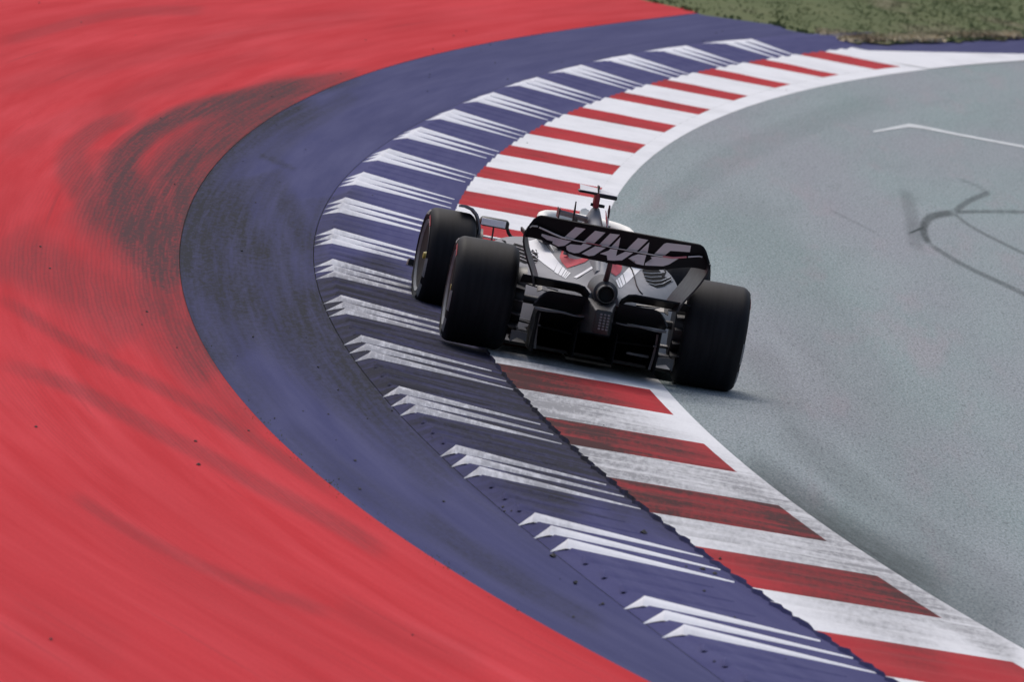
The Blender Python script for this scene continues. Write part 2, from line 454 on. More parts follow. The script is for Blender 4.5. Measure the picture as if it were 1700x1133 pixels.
# ------------------------------------------------------------------ ribs of the blue kerb, three white and three blue in turn
peaks = [float(P(x, y, .14)[1]) for x, y in t3]
peaks = [peaks[0] - 7.2, peaks[0] - 3.6] + peaks + [peaks[-1] + 4.0]
def rib(yc, pitch, mat, h=.030, wide=.60, t_start=.10, taper=.16, tail=2.0):
    """a wedge that grows from the inner edge to the crest line and drops to a point behind it"""
    secs = [(t_start, taper), (.35, .36), (.6, .58), (.8, .78), (1.0, 1.0), (1.15, .78), (1.5, .42), (2.0, .02)]
    secs = [q for q in secs if q[0] <= tail]
    x2c, x3c, x4c = float(X2(yc)), float(X3(yc)), float(X4(yc)); s = float(X2.slope(yc))
    V = []
    for t, wd in secs:
        if t <= 1:
            x = x2c + (x3c - x2c) * t; zb = kz(t); hh = h * (.10 + .90 * t)
        else:
            k = t - 1; x = x3c + (x4c - x3c) * k; zb = Z3 + (Z4 - Z3) * k; hh = h * (1 - k) * .9
        y = yc - (x - x3c) * s
        W = pitch * wide * wd
        lean = -.12 * pitch * (t - 1) if t > 1 else 0
        y -= lean * -1
        for q, zz in ((-.5, -.004), (-.34, .55), (-.05, 1.0), (.22, .8), (.5, -.004)):
            V.append((x, y + q * W, zb + (hh * zz if zz > 0 else zz)))
    F = grid_faces(len(secs), 5, True)
    F.append((4, 3, 2, 1, 0))
    me = mesh('rib', V, F, mat, True, 35); ground_attr(me)
    return link('rib', me, ribbed)
for i in range(len(peaks) - 1):
    p = peaks[i]; prev = peaks[i - 1] if i else p - 3.6
    pitch = (p - prev) / 6.0
    for k in range(6):
        y = p - pitch * (k + .12)
        if y < 44.6: continue
        if k < 3: rib(y + random.uniform(-.02, .02), pitch * 1.02, M_white_rib, taper=.15 + .04 * random.random(), t_start=random.uniform(.02, .10))
        else: rib(y, pitch, M_rib_blue, h=.014, wide=.7, taper=.1, t_start=.3, tail=1.2)

# painted slot line on the tarmac
gl = D3([(755, 145), (980, 105), (1070, 118), (1300, 165), (1700, 240), (2300, 352)])
V = []
for i, (x, y) in enumerate(gl):
    hw = (1.5, 3.0, 2.4, 1.9, 1.9, 2.0)[i]
    V += [P(x, y - hw, .004), P(x, y + hw, .004)]
me = mesh('painted_slot_line', V, [(2 * i, 2 * i + 1, 2 * i + 3, 2 * i + 2) for i in range(len(gl) - 1)],
          plain('worn_line_paint', (.52, .55, .56), .7, var=.5, vs=9), False)
link('painted_slot_line', me, kind='structure')

# ------------------------------------------------------------------ grass beyond the run-off
ge = [(1080,0),(1120,9),(1165,20),(1225,30),(1290,40),(1350,58),(1420,68),(1500,68),(1600,65),(1700,60)]
ge3 = PL(ge, .075)
left_ext = [(-60, 262, .075), (-14, 163, .075), (-3.5, 140.5, .075)]
right_ext = [(9.5, 150, .075), (20, 184, .075), (60, 300, .075)]
edge = [Vector(p) for p in left_ext] + [Vector(p) for p in ge3] + [Vector(p) for p in right_ext]
fine = []
for a, b in zip(edge[:-1], edge[1:]):
    L = (b - a).length; k = max(1, int(L / .35)) if L < 12 else 12
    for i in range(k):
        q = a.lerp(b, i / k); j = .10 if L < 12 else 0
        fine.append(q + Vector((random.uniform(-j, j) * .6, random.uniform(-j, j) * 3, 0)))
fine.append(edge[-1])
V = []; nr = 14
for q in fine:
    for r in range(nr):
        k = r / (nr - 1); d = 260 * k ** 2.2
        V.append((q.x, q.y + d, .058 + .020 * min(1, d * 3) + .012 * d ** .9))
me = mesh('grass_verge', V, grid_faces(len(fine), nr, True), M_soil)
link('grass_verge', me, kind='structure')

def blades(name, pts, hmin, hmax, mat, wd=.02, per=3, lean=.6):
    V = []; F = []
    for (x, y, z) in pts:
        for _ in range(per):
            a = random.uniform(0, 6.28); h = random.uniform(hmin, hmax); l = random.uniform(.1, lean) * h; b = random.uniform(0, 6.28)
            dx, dy = math.cos(a) * wd, math.sin(a) * wd; ox, oy = random.uniform(-.06, .06), random.uniform(-.06, .06)
            n = len(V)
            V += [(x + ox - dx, y + oy - dy, z - .02), (x + ox + dx, y + oy + dy, z - .02), (x + ox + math.cos(b) * l, y + oy + math.sin(b) * l, z + h)]
            F.append((n, n + 1, n + 2))
    return link(name, mesh(name, V, F, mat, False), kind='stuff')
segs = [(a, b) for a, b in zip(edge[2:-3], edge[3:-2])]
lens = [(b - a).length for a, b in segs]
def scatter(n, dmax, pw=1.3, px0=None, px1=None):
    out = []
    while len(out) < n:
        a, b = random.choices(segs, weights=lens)[0]; k = random.random(); q = a.lerp(b, k)
        d = dmax * random.random() ** pw
        out.append((q.x + random.uniform(-.05, .05), q.y + d, .078 + .012 * d ** .9))
    return out
gr = blades('grass', scatter(14000, 34, 1.15), .008, .022, M_blade, .030)
gr['label'] = 'green grass beyond the blue run-off at the top right'
dp = []
for _ in range(2600):
    u = random.random(); px = 1360 + 330 * u; py = 58 - 4 * random.random() - abs(random.gauss(0, 7)) * (1 if 1390 < px < 1640 else .5)
    py += (-5 if px < 1370 else 0) + (8 if 1400 < px < 1560 else 2)
    q = P(px, py, .09); dp.append((q[0], q[1], .09))
dg = blades('dry_grass', dp, .006, .018, M_straw, .04, 3, 5.0)
dg['label'] = 'straw coloured dead grass along the edge of the verge'

# weeds in the joint between the red and the blue paint
wp = []
for _ in range(90):
    y = random.choice([random.gauss(61.5, 1.6), random.gauss(64, 1.2), random.gauss(57.6, .5), random.uniform(56, 70)])
    wp.append((float(X5(y)) + random.uniform(-.006, .012), y, H_BLUE))
wd = blades('weeds', wp, .003, .009, plain('weed_green', (.16, .17, .03), .8), .010, 2, 1.5)
wd['label'] = 'tiny green weeds in the joint between red and blue paint'

# crumbs of rubber thrown off tyres
V = []; F = []
crumbs = [(1070,877,.020),(918,922,.017),(955,967,.017),(1170,977,.012),(1001,1001,.010),(835,842,.009),(838,847,.008),(1169,935,.018),(1188,941,.016),
          (60,707,.009),(85,1060,.009),(330,770,.012),(590,763,.010),(548,800,.009),(325,731,.010),(65,3,.010),(135,35,.008)]
for _ in range(170):
    u = random.random(); y = 52 + 75 * random.random() ** 1.4
    x = float(X5(y)) + random.gauss(.9, 1.0)
    if x > float(X4(y)) - .02 and random.random() < .6: continue
    q = Vector((x, y, 0)); V0 = len(V)
    crumbs.append((q, random.uniform(.004, .010)))
for c in crumbs:
    if len(c) == 3:
        q = Vector(P(c[0], c[1], .07)); r = c[2]
    else: q, r = c
    z = ground_z(q.x, q.y) + r * .3
    n = len(V)
    for dx, dy, dz in ((1, 0, 0), (-1, 0, 0), (0, 1, 0), (0, -1, 0), (0, 0, .8), (0, 0, -.6), (.7, .6, .3), (-.6, -.7, .4)):
        k = r * random.uniform(.7, 1.3); V.append((q.x + dx * k, q.y + dy * k * 2.2, z + dz * k))
    for f in ((0, 6, 4), (6, 2, 4), (2, 1, 4), (1, 7, 4), (7, 3, 4), (3, 0, 4), (0, 3, 5), (3, 1, 5), (1, 2, 5), (2, 0, 5)):
        F.append(tuple(n + i for i in f))
cr_o = link('rubber_crumbs', mesh('rubber_crumbs', V, F, plain('rubber_crumb', (.02, .02, .022), .8), False), kind='stuff')
cr_o['label'] = 'dark crumbs of tyre rubber scattered over the painted run-off'

# ------------------------------------------------------------------ the racing car
HEAD, CROLL, CPITCH = math.radians(3.8), math.radians(2.0), math.radians(-.4)
c_fw = np.array([-math.sin(HEAD), math.cos(HEAD), 0]); c_rt = np.array([math.cos(HEAD), math.sin(HEAD), 0]); c_up = np.array([0, 0, 1.])
rt2 = c_rt * math.cos(CROLL) - c_up * math.sin(CROLL); up2 = c_up * math.cos(CROLL) + c_rt * math.sin(CROLL)
fw2 = c_fw * math.cos(CPITCH) + up2 * math.sin(CPITCH); up3 = np.cross(rt2, fw2)
CB = np.stack([rt2, fw2, up3], 1); CO = np.array([.500, 73.4, .028])
car = link('race_car', None, label='black, grey and white open-wheel race car riding over the kerb', cat='race car')
car.matrix_world = Matrix([[*CB[0], CO[0]], [*CB[1], CO[1]], [*CB[2], CO[2]], [0, 0, 0, 1]])
cam_l = CB.T @ (CAM - CO)

def cray(px, py):
    d = CB.T @ ray(px, py); return d / np.linalg.norm(d)

M_black = plain('carbon_black', (.012, .012, .014), .38, spec=.5, var=.3)
M_black_g = plain('satin_black', (.009, .009, .011), .5, spec=.15)
M_dark = plain('dark_carbon', (.020, .020, .024), .45, var=.3)
M_grey = plain('grey_body_paint', (.235, .235, .25), .55, spec=.2, var=.12, vs=6)
M_lgrey = plain('light_grey_paint', (.66, .65, .67), .5, spec=.3)
M_whitec = plain('white_body_paint', (.80, .80, .82), .5, spec=.2)
M_redc = plain('red_body_paint', (.50, .065, .085), .55, spec=.15)
M_matt = plain('matt_black', (.008, .008, .009), .8, spec=.05)
M_silver = plain('bare_metal', (.16, .155, .155), .5, metal=.4, var=.5)
M_brown = plain('heat_stained_metal', (.10, .05, .055), .45, metal=.4)
M_halo = plain('halo_paint', (.86, .84, .78), .5, spec=.3)
M_tyre_side = None

def tyre_mat():
    m, n, b = new_mat('tyre_rubber')
    tc = N(n, 'ShaderNodeTexCoord')
    mp = N(n, 'ShaderNodeMapping'); mp.inputs['Scale'].default_value = (26, 3, 3)
    n.links.new(tc.outputs['Object'], mp.inputs['Vector'])
    no = N(n, 'ShaderNodeTexNoise', Scale=1.0, Detail=5); n.links.new(mp.outputs[0], no.inputs['Vector'])
    c = mixc(n, ramp(n, no.outputs['Fac'], .35, .7), (.007, .007, .009), (.014, .014, .017))
    n.links.new(c, b.inputs['Base Color'])
    b.inputs['Roughness'].default_value = .6; b.inputs['Specular IOR Level'].default_value = .16
    n2 = N(n, 'ShaderNodeTexNoise', Scale=70, Detail=3); n.links.new(tc.outputs['Object'], n2.inputs['Vector'])
    bp = N(n, 'ShaderNodeBump', Strength=.12, Distance=.004); n.links.new(n2.outputs['Fac'], bp.inputs['Height'])
    n.links.new(bp.outputs[0], b.inputs['Normal'])
    return m
M_tyre = tyre_mat()
M_mark_w = plain('sidewall_print_grey', (.20, .20, .21), .6, var=.5, vs=30)
M_mark_r = plain('sidewall_print_red', (.34, .03, .045), .55)
M_rim = plain('rim_metal', (.22, .22, .225), .5, metal=.2, var=.5)
M_gun = plain('wheel_cover_grey', (.012, .012, .014), .6, spec=.2)

def part(name, V, F, mat, parent=car, smooth=True, sharp=40):
    return link(name, mesh(name, V, F, mat, smooth, sharp), parent)

def lathe(profile, n=56, cx=0.0):
    """profile of (x, r) turned about the x axis"""
    V = []; m = len(profile)
    for i in range(n):
        a = 2 * math.pi * i / n
        for x, r in profile: V.append((cx + x, r * math.cos(a), r * math.sin(a)))
    F = []
    for i in range(n):
        for j in range(m - 1):
            a, b = i * m + j, ((i + 1) % n) * m + j
            F.append((a, b, b + 1, a + 1))
    return V, F

def tube(pts, r, n=8, flat=1.0, cap=True):
    pts = [Vector(p) for p in pts]; V = []; F = []
    rs = r if isinstance(r, (list, tuple)) else [r] * len(pts)
    for i, p in enumerate(pts):
        d = (pts[min(i + 1, len(pts) - 1)] - pts[max(i - 1, 0)]).normalized()
        ref = Vector((0, 0, 1)) if abs(d.z) < .9 else Vector((0, 1, 0))
        s = d.cross(ref).normalized(); t = s.cross(d)
        for k in range(n):
            a = 2 * math.pi * k / n
            V.append(p + s * math.cos(a) * rs[i] + t * math.sin(a) * rs[i] * flat)
    for i in range(len(pts) - 1):
        for k in range(n):
            a, b = i * n + k, i * n + (k + 1) % n
            F.append((a, b, b + n, a + n))
    if cap:
        F.append(tuple(range(n))[::-1]); F.append(tuple(range((len(pts) - 1) * n, len(pts) * n)))
    return V, F

def box(x0, x1, y0, y1, z0, z1):
    V = [(x, y, z) for z in (z0, z1) for y in (y0, y1) for x in (x0, x1)]
    return V, [(0, 2, 3, 1), (4, 5, 7, 6), (0, 1, 5, 4), (2, 6, 7, 3), (0, 4, 6, 2), (1, 3, 7, 5)]

def bevelled(V, F, w=.008, seg=2):
    bm = bmesh.new(); vs = [bm.verts.new(v) for v in V]
    for f in F: bm.faces.new([vs[i] for i in f])
    bmesh.ops.bevel(bm, geom=bm.edges[:], offset=w, segments=seg, affect='EDGES', profile=.5)
    bmesh.ops.recalc_face_normals(bm, faces=bm.faces[:])
    bm.verts.index_update()
    R = [tuple(v.co) for v in bm.verts], [tuple(v.index for v in f.verts) for f in bm.faces]
    bm.free(); return R

def plate(rows, th, axis_n=None):
    """thickened sheet from a grid of points rows[i][j]"""
    nr, nc = len(rows), len(rows[0]); G = [[Vector(p) for p in r] for r in rows]
    nrm = []
    for i in range(nr):
        for j in range(nc):
            a = G[min(i + 1, nr - 1)][j] - G[max(i - 1, 0)][j]; b = G[i][min(j + 1, nc - 1)] - G[i][max(j - 1, 0)]
            nrm.append(a.cross(b).normalized())
    V = [G[i][j] + nrm[i * nc + j] * th * .5 for i in range(nr) for j in range(nc)]
    V += [G[i][j] - nrm[i * nc + j] * th * .5 for i in range(nr) for j in range(nc)]
    m = nr * nc; F = grid_faces(nr, nc) + [tuple(m + k for k in q[::-1]) for q in grid_faces(nr, nc)]
    loop = [j for j in range(nc)] + [i * nc + nc - 1 for i in range(1, nr)] + [(nr - 1) * nc + j for j in range(nc - 2, -1, -1)] + [i * nc for i in range(nr - 2, 0, -1)]
    for a, b in zip(loop, loop[1:] + loop[:1]): F.append((b, a, m + a, m + b))
    return V, F

def interp(tab, y):
    ys = [r[0] for r in tab]; return [float(np.interp(y, ys, [r[k] for r in tab])) for k in range(1, len(tab[0]))]

# ---- bodywork: low deck with sidepods, and the engine cover above it
BODY = [  # y, half width, deck height, spine height, spine half width, bottom
    (-.36, .100, .50, .545, .075, .44), (-.15, .170, .495, .585, .08, .36), (.20, .300, .505, .64, .09, .22), (.60, .440, .530, .70, .10, .12),
    (1.0, .560, .565, .74, .11, .10), (1.4, .660, .600, .74, .14, .09), (1.8, .730, .632, .72, .18, .09), (2.2, .745, .640, .70, .22, .10),
    (2.55, .700, .600, .68, .26, .12), (2.75, .45, .52, .66, .26, .16), (3.1, .30, .40, .62, .25, .20), (3.6, .24, .34, .56, .22, .24), (4.2, .18, .28, .44, .16, .26), (4.75, .10, .22, .28, .10, .18)]
ys = np.concatenate([np.arange(-.36, 2.6, .06), np.arange(2.6, 4.76, .12), [4.75]])
nc = 57; V = []
for y in ys:
    wd_, zs, zh, b_, zb = interp(BODY, y)
    for j in range(nc):
        a = -1 + 2 * j / (nc - 1); a = math.sin(a * math.pi / 2); x = wd_ * a
        e = max(0.0, 1 - abs(a) ** 6) ** .45
        z = zb + (zs - zb) * e + (zh - zs) * math.exp(-(x / b_) ** 2) * e
        V.append((x, y, z))
F = grid_faces(len(ys), nc)
F.append(tuple(range(nc))); F.append(tuple(range((len(ys) - 1) * nc, len(ys) * nc))[::-1])
for i in range(len(ys) - 1): F.append((i * nc, i * nc + nc, i * nc + nc + nc - 1, i * nc + nc - 1))
body = part('bodywork', V, F, M_grey, sharp=60)
bvh_body = BVHTree.FromPolygons([Vector(v) for v in V], F)

def decal(name, polys, bvh, mat, parent, lift=.004, cuts=2):
    """printed area: outline followed onto the panel it is painted on"""
    bm = bmesh.new()
    for poly in polys:
        bm.faces.new([bm.verts.new((x, y, 0)) for x, y in poly])
    bmesh.ops.triangulate(bm, faces=bm.faces[:])
    for _ in range(cuts):
        bmesh.ops.subdivide_edges(bm, edges=bm.edges[:], cuts=1, use_grid_fill=True)
        bmesh.ops.triangulate(bm, faces=bm.faces[:])
    dead = []
    for v in bm.verts:
        d = cray(v.co.x, v.co.y); loc, nrm, _, _ = bvh.ray_cast(Vector(cam_l), Vector(d))
        if loc is None: dead.append(v); continue
        if nrm.dot(Vector(d)) > 0: nrm = -nrm
        v.co = loc + nrm * lift
    bmesh.ops.delete(bm, geom=dead, context='VERTS')
    me = bpy.data.meshes.new(name); bm.to_mesh(me); bm.free(); me.materials.append(mat); me.shade_smooth()
    return link(name, me, parent)

ZA = lambda L: [(860 + x / 10.3, 340 + y / 10.3) for x, y in L]
ZB = lambda L: [(1020 + x / 10.3, 380 + y / 10.3) for x, y in L]
ZC = lambda L: [(870 + x / 10.3, 400 + y / 10.3) for x, y in L]
decal('white_panel', [ZC([(50, 20), (270, -40), (585, 365), (510, 525), (330, 395), (100, 200)])], bvh_body, M_whitec, body)
for q in ([(585, 365), (655, 445), (580, 580), (512, 540)], [(660, 450), (705, 490), (635, 610), (590, 585)], [(712, 497), (740, 520), (668, 632), (645, 615)],
          [(748, 528), (768, 540), (688, 645), (674, 636)], [(776, 545), (800, 560), (712, 655), (694, 650)]):
    decal('white_stripe', [ZC(q)], bvh_body, M_whitec, body, cuts=1)
decal('white_stripe', [ZC([(405, 40), (470, 90), (522, 210), (460, 130)])], bvh_body, M_whitec, body, cuts=1)
decal('white_stripe', [ZC([(850, 630), (1010, 540), (1230, 400), (1290, 400), (1180, 480), (900, 650)])], bvh_body, M_whitec, body, cuts=1)
decal('red_panel', [ZC([(640, 190), (700, 120), (1200, 230), (1160, 290), (1050, 370), (850, 440), (735, 475), (640, 370), (612, 290)])], bvh_body, M_redc, body)
decal('red_panel', [ZB([(-95, 500), (30, 520), (100, 580), (130, 680), (95, 760), (20, 815), (-60, 760), (-110, 640)])], bvh_body, M_redc, body)
decal('white_panel', [ZB([(275, 560), (475, 600), (455, 700), (200, 945), (145, 775), (255, 660)])], bvh_body, M_whitec, body)
for q in ([(135, 785), (185, 945), (150, 985), (90, 825)], [(80, 835), (140, 990), (110, 1015), (50, 860)], [(42, 868), (100, 1015), (70, 1010), (15, 890)]):
    decal('white_stripe', [ZB(q)], bvh_body, M_whitec, body, cuts=1)
decal('white_panel', [ZB([(760, 640), (930, 650), (1050, 715), (1180, 780), (1215, 860), (1150, 930), (1110, 900), (1110, 790), (1010, 710), (850, 690)])], bvh_body, M_lgrey, body)
decal('red_stripe', [ZB([(620, 655), (830, 640), (960, 670), (1030, 715), (900, 695), (760, 670)])], bvh_body, M_redc, body, cuts=1)
decal('red_stripe', [ZB([(1190, 795), (1270, 825), (1230, 865)])], bvh_body, M_redc, body, cuts=1)
def mirrored(o, name):
    me = o.data.copy()
    for v in me.vertices: v.co.x *= -1
    me.flip_normals(); return link(name, me, o.parent)
lv = decal('louvre_black_patch', [ZB([(475, 705), (1000, 712), (1090, 770), (1100, 800), (1000, 900), (850, 990), (730, 1015), (600, 960), (540, 890), (500, 790)])], bvh_body, M_matt, body)  # matt black patch on the panel stands in for the dark louvre gaps
mirrored(lv, 'louvre_black_patch')
for q in ([(478, 762), (620, 778), (800, 770), (930, 735)], [(500, 822), (620, 842), (800, 830), (960, 780), (1040, 740)],
          [(530, 885), (650, 912), (800, 900), (950, 840), (1070, 765)], [(570, 945), (690, 975), (820, 955), (960, 880), (1085, 790)]):
    pts = []
    for x, y in ZB(q):
        loc, nrm, _, _ = bvh_body.ray_cast(Vector(cam_l), Vector(cray(x, y)))
        if loc is not None: pts.append(loc + Vector((0, -.004, .006)))
    if len(pts) > 2:
        s_ = part('louvre_slat', *tube(pts, .0022, 5), M_lgrey, body); mirrored(s_, 'louvre_slat')

# ---- engine cover, airbox and what stands on it
COVER = [(.1, .62, .055), (.5, .72, .065), (.9, .83, .075), (1.15, .905, .085), (1.30, .965, .075), (1.42, .95, .10), (1.52, .86, .13)]
V = []; n2 = 19; yy = np.linspace(.1, 1.52, 22)
for y in yy:
    zt, hw = interp(COVER, y)
    for j in range(n2):
        a = math.pi * j / (n2 - 1); c = -math.cos(a); s_ = math.sin(a)
        zb = .52
        kk = s_ ** .8
        z = zb + (zt - zb) * kk; wd_ = (.11 + hw * .4) * (1 - .74 * (max(0, (z - zb) / (.965 - zb))) ** .9)
        wf = float(np.interp(y, [.1, .7, 1.15], [.22, .36, 1.15])); V.append((math.copysign(abs(c) ** .5, c) * wd_ * wf - .03, y, z))
F = grid_faces(len(yy), n2); F.append(tuple(range(n2))); F.append(tuple(range((len(yy) - 1) * n2, len(yy) * n2))[::-1])
cover = part('engine_cover', V, F, M_grey, sharp=60)
part('red_stripe', *plate([[(.056, y, .87 - .1 * k), (.028, y + .02, .955 - .1 * k)] for k, y in ((0, 1.2), (.5, 1.05))], .004), M_redc, cover)
# roll hoop camera mast: red pod with a T shaped wing on top
mast = part('camera_mast', *bevelled(*box(-.058, -.022, 1.22, 1.36, .955, 1.055), .01), plain('camera_pod_red', (.25, .02, .03), .4))
part('camera_wing', *bevelled(*box(-.170, -.045, 1.22, 1.36, 1.042, 1.058), .008), M_black, mast)
part('camera_wing', *bevelled(*box(-.036, .088, 1.22, 1.36, 1.030, 1.056), .008), M_black, mast)
part('camera_wing_skylit_top', *plate([[(-.165, 1.20, 1.060), (-.165, 1.30, 1.090)], [(-.047, 1.20, 1.060), (-.047, 1.30, 1.084)]], .004), M_lgrey, mast)  # light grey plate stands in for sky light on the black wing's top
part('camera_wing_skylit_top', *plate([[(-.034, 1.22, 1.058), (-.034, 1.30, 1.080)], [(.083, 1.22, 1.058), (.083, 1.30, 1.066)]], .004), M_lgrey, mast)  # same painted sky light on the right half
part('camera_fin', *bevelled(*box(-.047, -.036, 1.24, 1.34, 1.04, 1.105), .004), M_black, mast)
part('side_knob', *lathe([(-.075, .0), (-.075, .010), (-.03, .012), (.0, .012), (.018, .010), (.018, 0)], 10), M_black, mast).location = (0, 1.26, .975)
# aerials
part('aerial', *tube([(-.192, .9, .80), (-.197, .89, .93), (-.200, .88, .995)], [.006, .007, .004], 6), M_black)
part('aerial', *tube([(.045, .9, .78), (.035, .9, .88), (.028, .89, .93)], [.006, .004, .004], 6), M_lgrey)
part('aerial', *tube([(.028, .89, .925), (.024, .885, .97), (.022, .88, 1.01)], [.006, .009, .005], 6), M_brown)
# headrest vane on the left and sensor on the right
vane = part('headrest_vane', *plate([[(-.275, 1.3, .872), (-.275, 1.12, .905)], [(-.18, 1.3, .866), (-.18, 1.12, .898)], [(-.085, 1.3, .856), (-.085, 1.12, .89)]], .012), M_grey)
part('vane_bracket', *tube([(-.18, 1.2, .62), (-.17, 1.2, .75), (-.16, 1.2, .87)], .018, 8), M_silver, vane)
part('vane_end', *box(-.282, -.274, 1.1, 1.31, .855, .918), M_black, vane)
part('sensor_stub', *tube([(.075, 1.3, .62), (.072, 1.3, .75), (.07, 1.3, .855)], [.02, .018, .014], 10), M_silver)
# cockpit rim, seat back, halo
part('cockpit_rim', *tube([(-.30, 1.45, .68), (-.30, 2.0, .665), (-.26, 2.5, .65), (0, 2.75, .655), (.26, 2.5, .65), (.30, 2.0, .665), (.30, 1.45, .68)], .035, 8), M_black)
part('headrest', *bevelled(*box(-.24, .24, 1.46, 1.66, .64, .80), .05, 3), M_black)
halo_pts = [(x - .03, y, z) for x, y, z in [(-.26, 1.50, .70), (-.295, 1.62, .755), (-.300, 1.85, .785), (-.285, 2.1, .795), (-.24, 2.35, .795), (-.15, 2.52, .795), (0, 2.60, .795),
            (.15, 2.52, .795), (.24, 2.35, .795), (.285, 2.1, .795), (.300, 1.85, .785), (.295, 1.62, .755), (.26, 1.50, .70)]]
halo = part('halo', *tube(halo_pts, .036, 12), M_halo)
part('halo_pillar', *tube([(0, 2.66, .84), (0, 2.85, .76), (0, 3.0, .62)], [.035, .028, .03], 8), M_halo, halo)

# ---- rear wing
xs = np.linspace(-.60, .60, 61)
def z_top(x):
    a = abs(x); return .947 if a < .50 else .947 - .13 * ((a - .50) / .10) ** 2.6
def z_slot(x):
    return float(np.interp(abs(x), [0, .28, .36, .42, .48, .53, .56, .60], [.823, .825, .829, .842, .858, .870, .868, .835]))
def z_bot(x):
    return float(np.interp(abs(x), [0, .2, .26, .33, .40, .47, .53, .60], [.722, .723, .728, .745, .768, .786, .793, .790]))
flap_rows = []; main_rows = []
for x in xs:
    zt, zs, zb = z_top(x), z_slot(x), z_bot(x)
    zs = min(zs, zt - .004); zb = min(zb, zs - .004)
    flap_rows.append([(x, -.66 - .08 * k, zs + .004 + (zt - zs - .004) * k) for k in np.linspace(0, 1, 6)])
    main_rows.append([(x, -.63 - .045 * k, zb + (zs - zb) * k) for k in np.linspace(0, 1, 8)])
main = part('rear_wing', *plate(main_rows, .010), M_black_g)
Vf, Ff = plate(flap_rows, .010); flap = part('wing_flap', Vf, Ff, M_black_g, main)
Vm, Fm = plate(main_rows, .010)
def sheet(rows): return BVHTree.FromPolygons([Vector(p) for r_ in rows for p in r_], grid_faces(len(rows), len(rows[0])))
def ext(row):
    a, b, y, z = (Vector(row[i]) for i in (0, 1, -2, -1)); return [a + (a - b) * .4] + [Vector(p) for p in row] + [z + (z - y) * .35]
bvh_flap = sheet([ext(q) for q in flap_rows]); bvh_main = sheet([ext(q) for q in main_rows])
upper = [ZA([(985, 370), (1155, 400), (940, 590), (790, 545)]), ZA([(1320, 432), (1495, 465), (1290, 660), (1110, 625)]),
         ZA([(1575, 480), (1743, 500), (1530, 715), (1370, 690)]), ZB([(105, 130), (65, 338), (-75, 318)]),
         ZB([(405, 145), (580, 178), (370, 385), (205, 345)]), ZB([(600, 215), (565, 412), (410, 393)]),
         ZB([(900, 228), (1310, 275), (1290, 385), (960, 365), (860, 445), (680, 422), (850, 245)])]
lower = [ZA([(410, 485), (730, 612), (790, 588), (915, 612), (800, 690), (690, 705), (590, 650), (600, 615), (500, 590), (400, 520)]),
         ZA([(900, 665), (1080, 685), (1120, 650), (1260, 690), (1040, 815), (960, 820), (870, 790), (830, 760), (900, 740), (820, 705)]),
         ZA([(1320, 702), (1500, 727), (1300, 860), (1210, 870), (1090, 830)]),
         ZA([(1580, 745), (1700, 760), (1660, 950), (1530, 940), (1520, 860), (1400, 830), (1550, 775)]),
         ZB([(190, 380), (320, 402), (130, 530), (20, 535), (-30, 480), (40, 450)]),
         ZB([(405, 425), (545, 442), (510, 565), (500, 618), (370, 590), (355, 540), (240, 500), (300, 462)]),
         ZB([(620, 468), (690, 464), (860, 484), (1100, 494), (930, 600), (830, 630), (520, 618), (530, 575), (780, 580), (880, 525), (690, 515), (640, 500)])]
for q in upper: decal('letter_stroke', [q], bvh_flap, M_lgrey, flap, .0075, 2)
for q in lower: decal('letter_stroke', [q], bvh_main, M_lgrey, main, .0075, 2)
M_edge = plain('slot_edge_white', (.70, .68, .64), .35)
M_edge_r = plain('slot_edge_red', (.58, .20, .22), .4)
def slot_edge(x0, x1, mat, r):
    pts = [(x, -.686, z_slot(x) + .001) for x in np.linspace(x0, x1, 14)]
    part('slot_edge', *tube(pts, r, 6), mat, main)
slot_edge(-.575, -.525, M_edge, .006); slot_edge(-.515, -.33, M_edge, .0065); slot_edge(-.33, -.20, M_edge, .004); slot_edge(-.20, -.10, M_edge_r, .003)
slot_edge(-.10, .16, M_edge, .003); slot_edge(.16, .30, M_edge, .004); slot_edge(.30, .45, M_edge_r, .0065); slot_edge(.46, .55, M_lgrey, .005)
# endplates: from the rolled-over tips down to the beam wing
for s in (-1, 1):
    outer = [(.600, .835), (.604, .80), (.598, .76), (.575, .70), (.545, .64), (.510, .58), (.485, .53), (.470, .48)]
    rows = []
    for k, (x, z) in enumerate(outer):
        f = k / (len(outer) - 1)
        y0, y1 = -.76 + .24 * f, -.16 + .06 * f
        rows.append([(s * (x - .055 * q), y0 + (y1 - y0) * q, z) for q in (0, .33, .66, 1)])
    ep = part('endplate', *plate(rows, .012), M_dark, main)
    part('endplate_tip', *plate([[(s * .600, -.76 + .06 * k, .80 + .005), (s * (.604), -.76 + .06 * k, .83), (s * .6, -.76 + .06 * k, z_top(.6) + .012)] for k in range(8)], .010), M_black_g, ep)
part('endplate_inset', *plate([[(.588, -.5, .80), (.588, -.32, .80)], [(.560, -.48, .70), (.560, -.3, .70)], [(.5, -.44, .58), (.5, -.28, .58)]], .006), M_grey, main)
# swan neck and cable
part('wing_pylon', *tube([(-.01, -.36, .56), (-.012, -.47, .62), (-.014, -.55, .70), (-.015, -.56, .745)], [.020, .018, .016, .016], 8), M_brown, main)
part('actuator', *bevelled(*box(-.05, .025, -.60, -.50, .715, .738), .006), M_dark, main)
def surf_pts(q, lift=.008):
    out = []
    for x, y in q:
        loc, nrm, _, _ = bvh_body.ray_cast(Vector(cam_l), Vector(cray(x, y)))
        if loc is not None: out.append(loc + Vector((0, -lift, lift * .6)))
    return out
pts = surf_pts(ZB([(225, 600), (300, 720), (345, 840), (380, 980), (430, 1080), (480, 1130)]))
if len(pts) > 2: part('seam_line', *tube(pts, .005, 5), M_black, body)

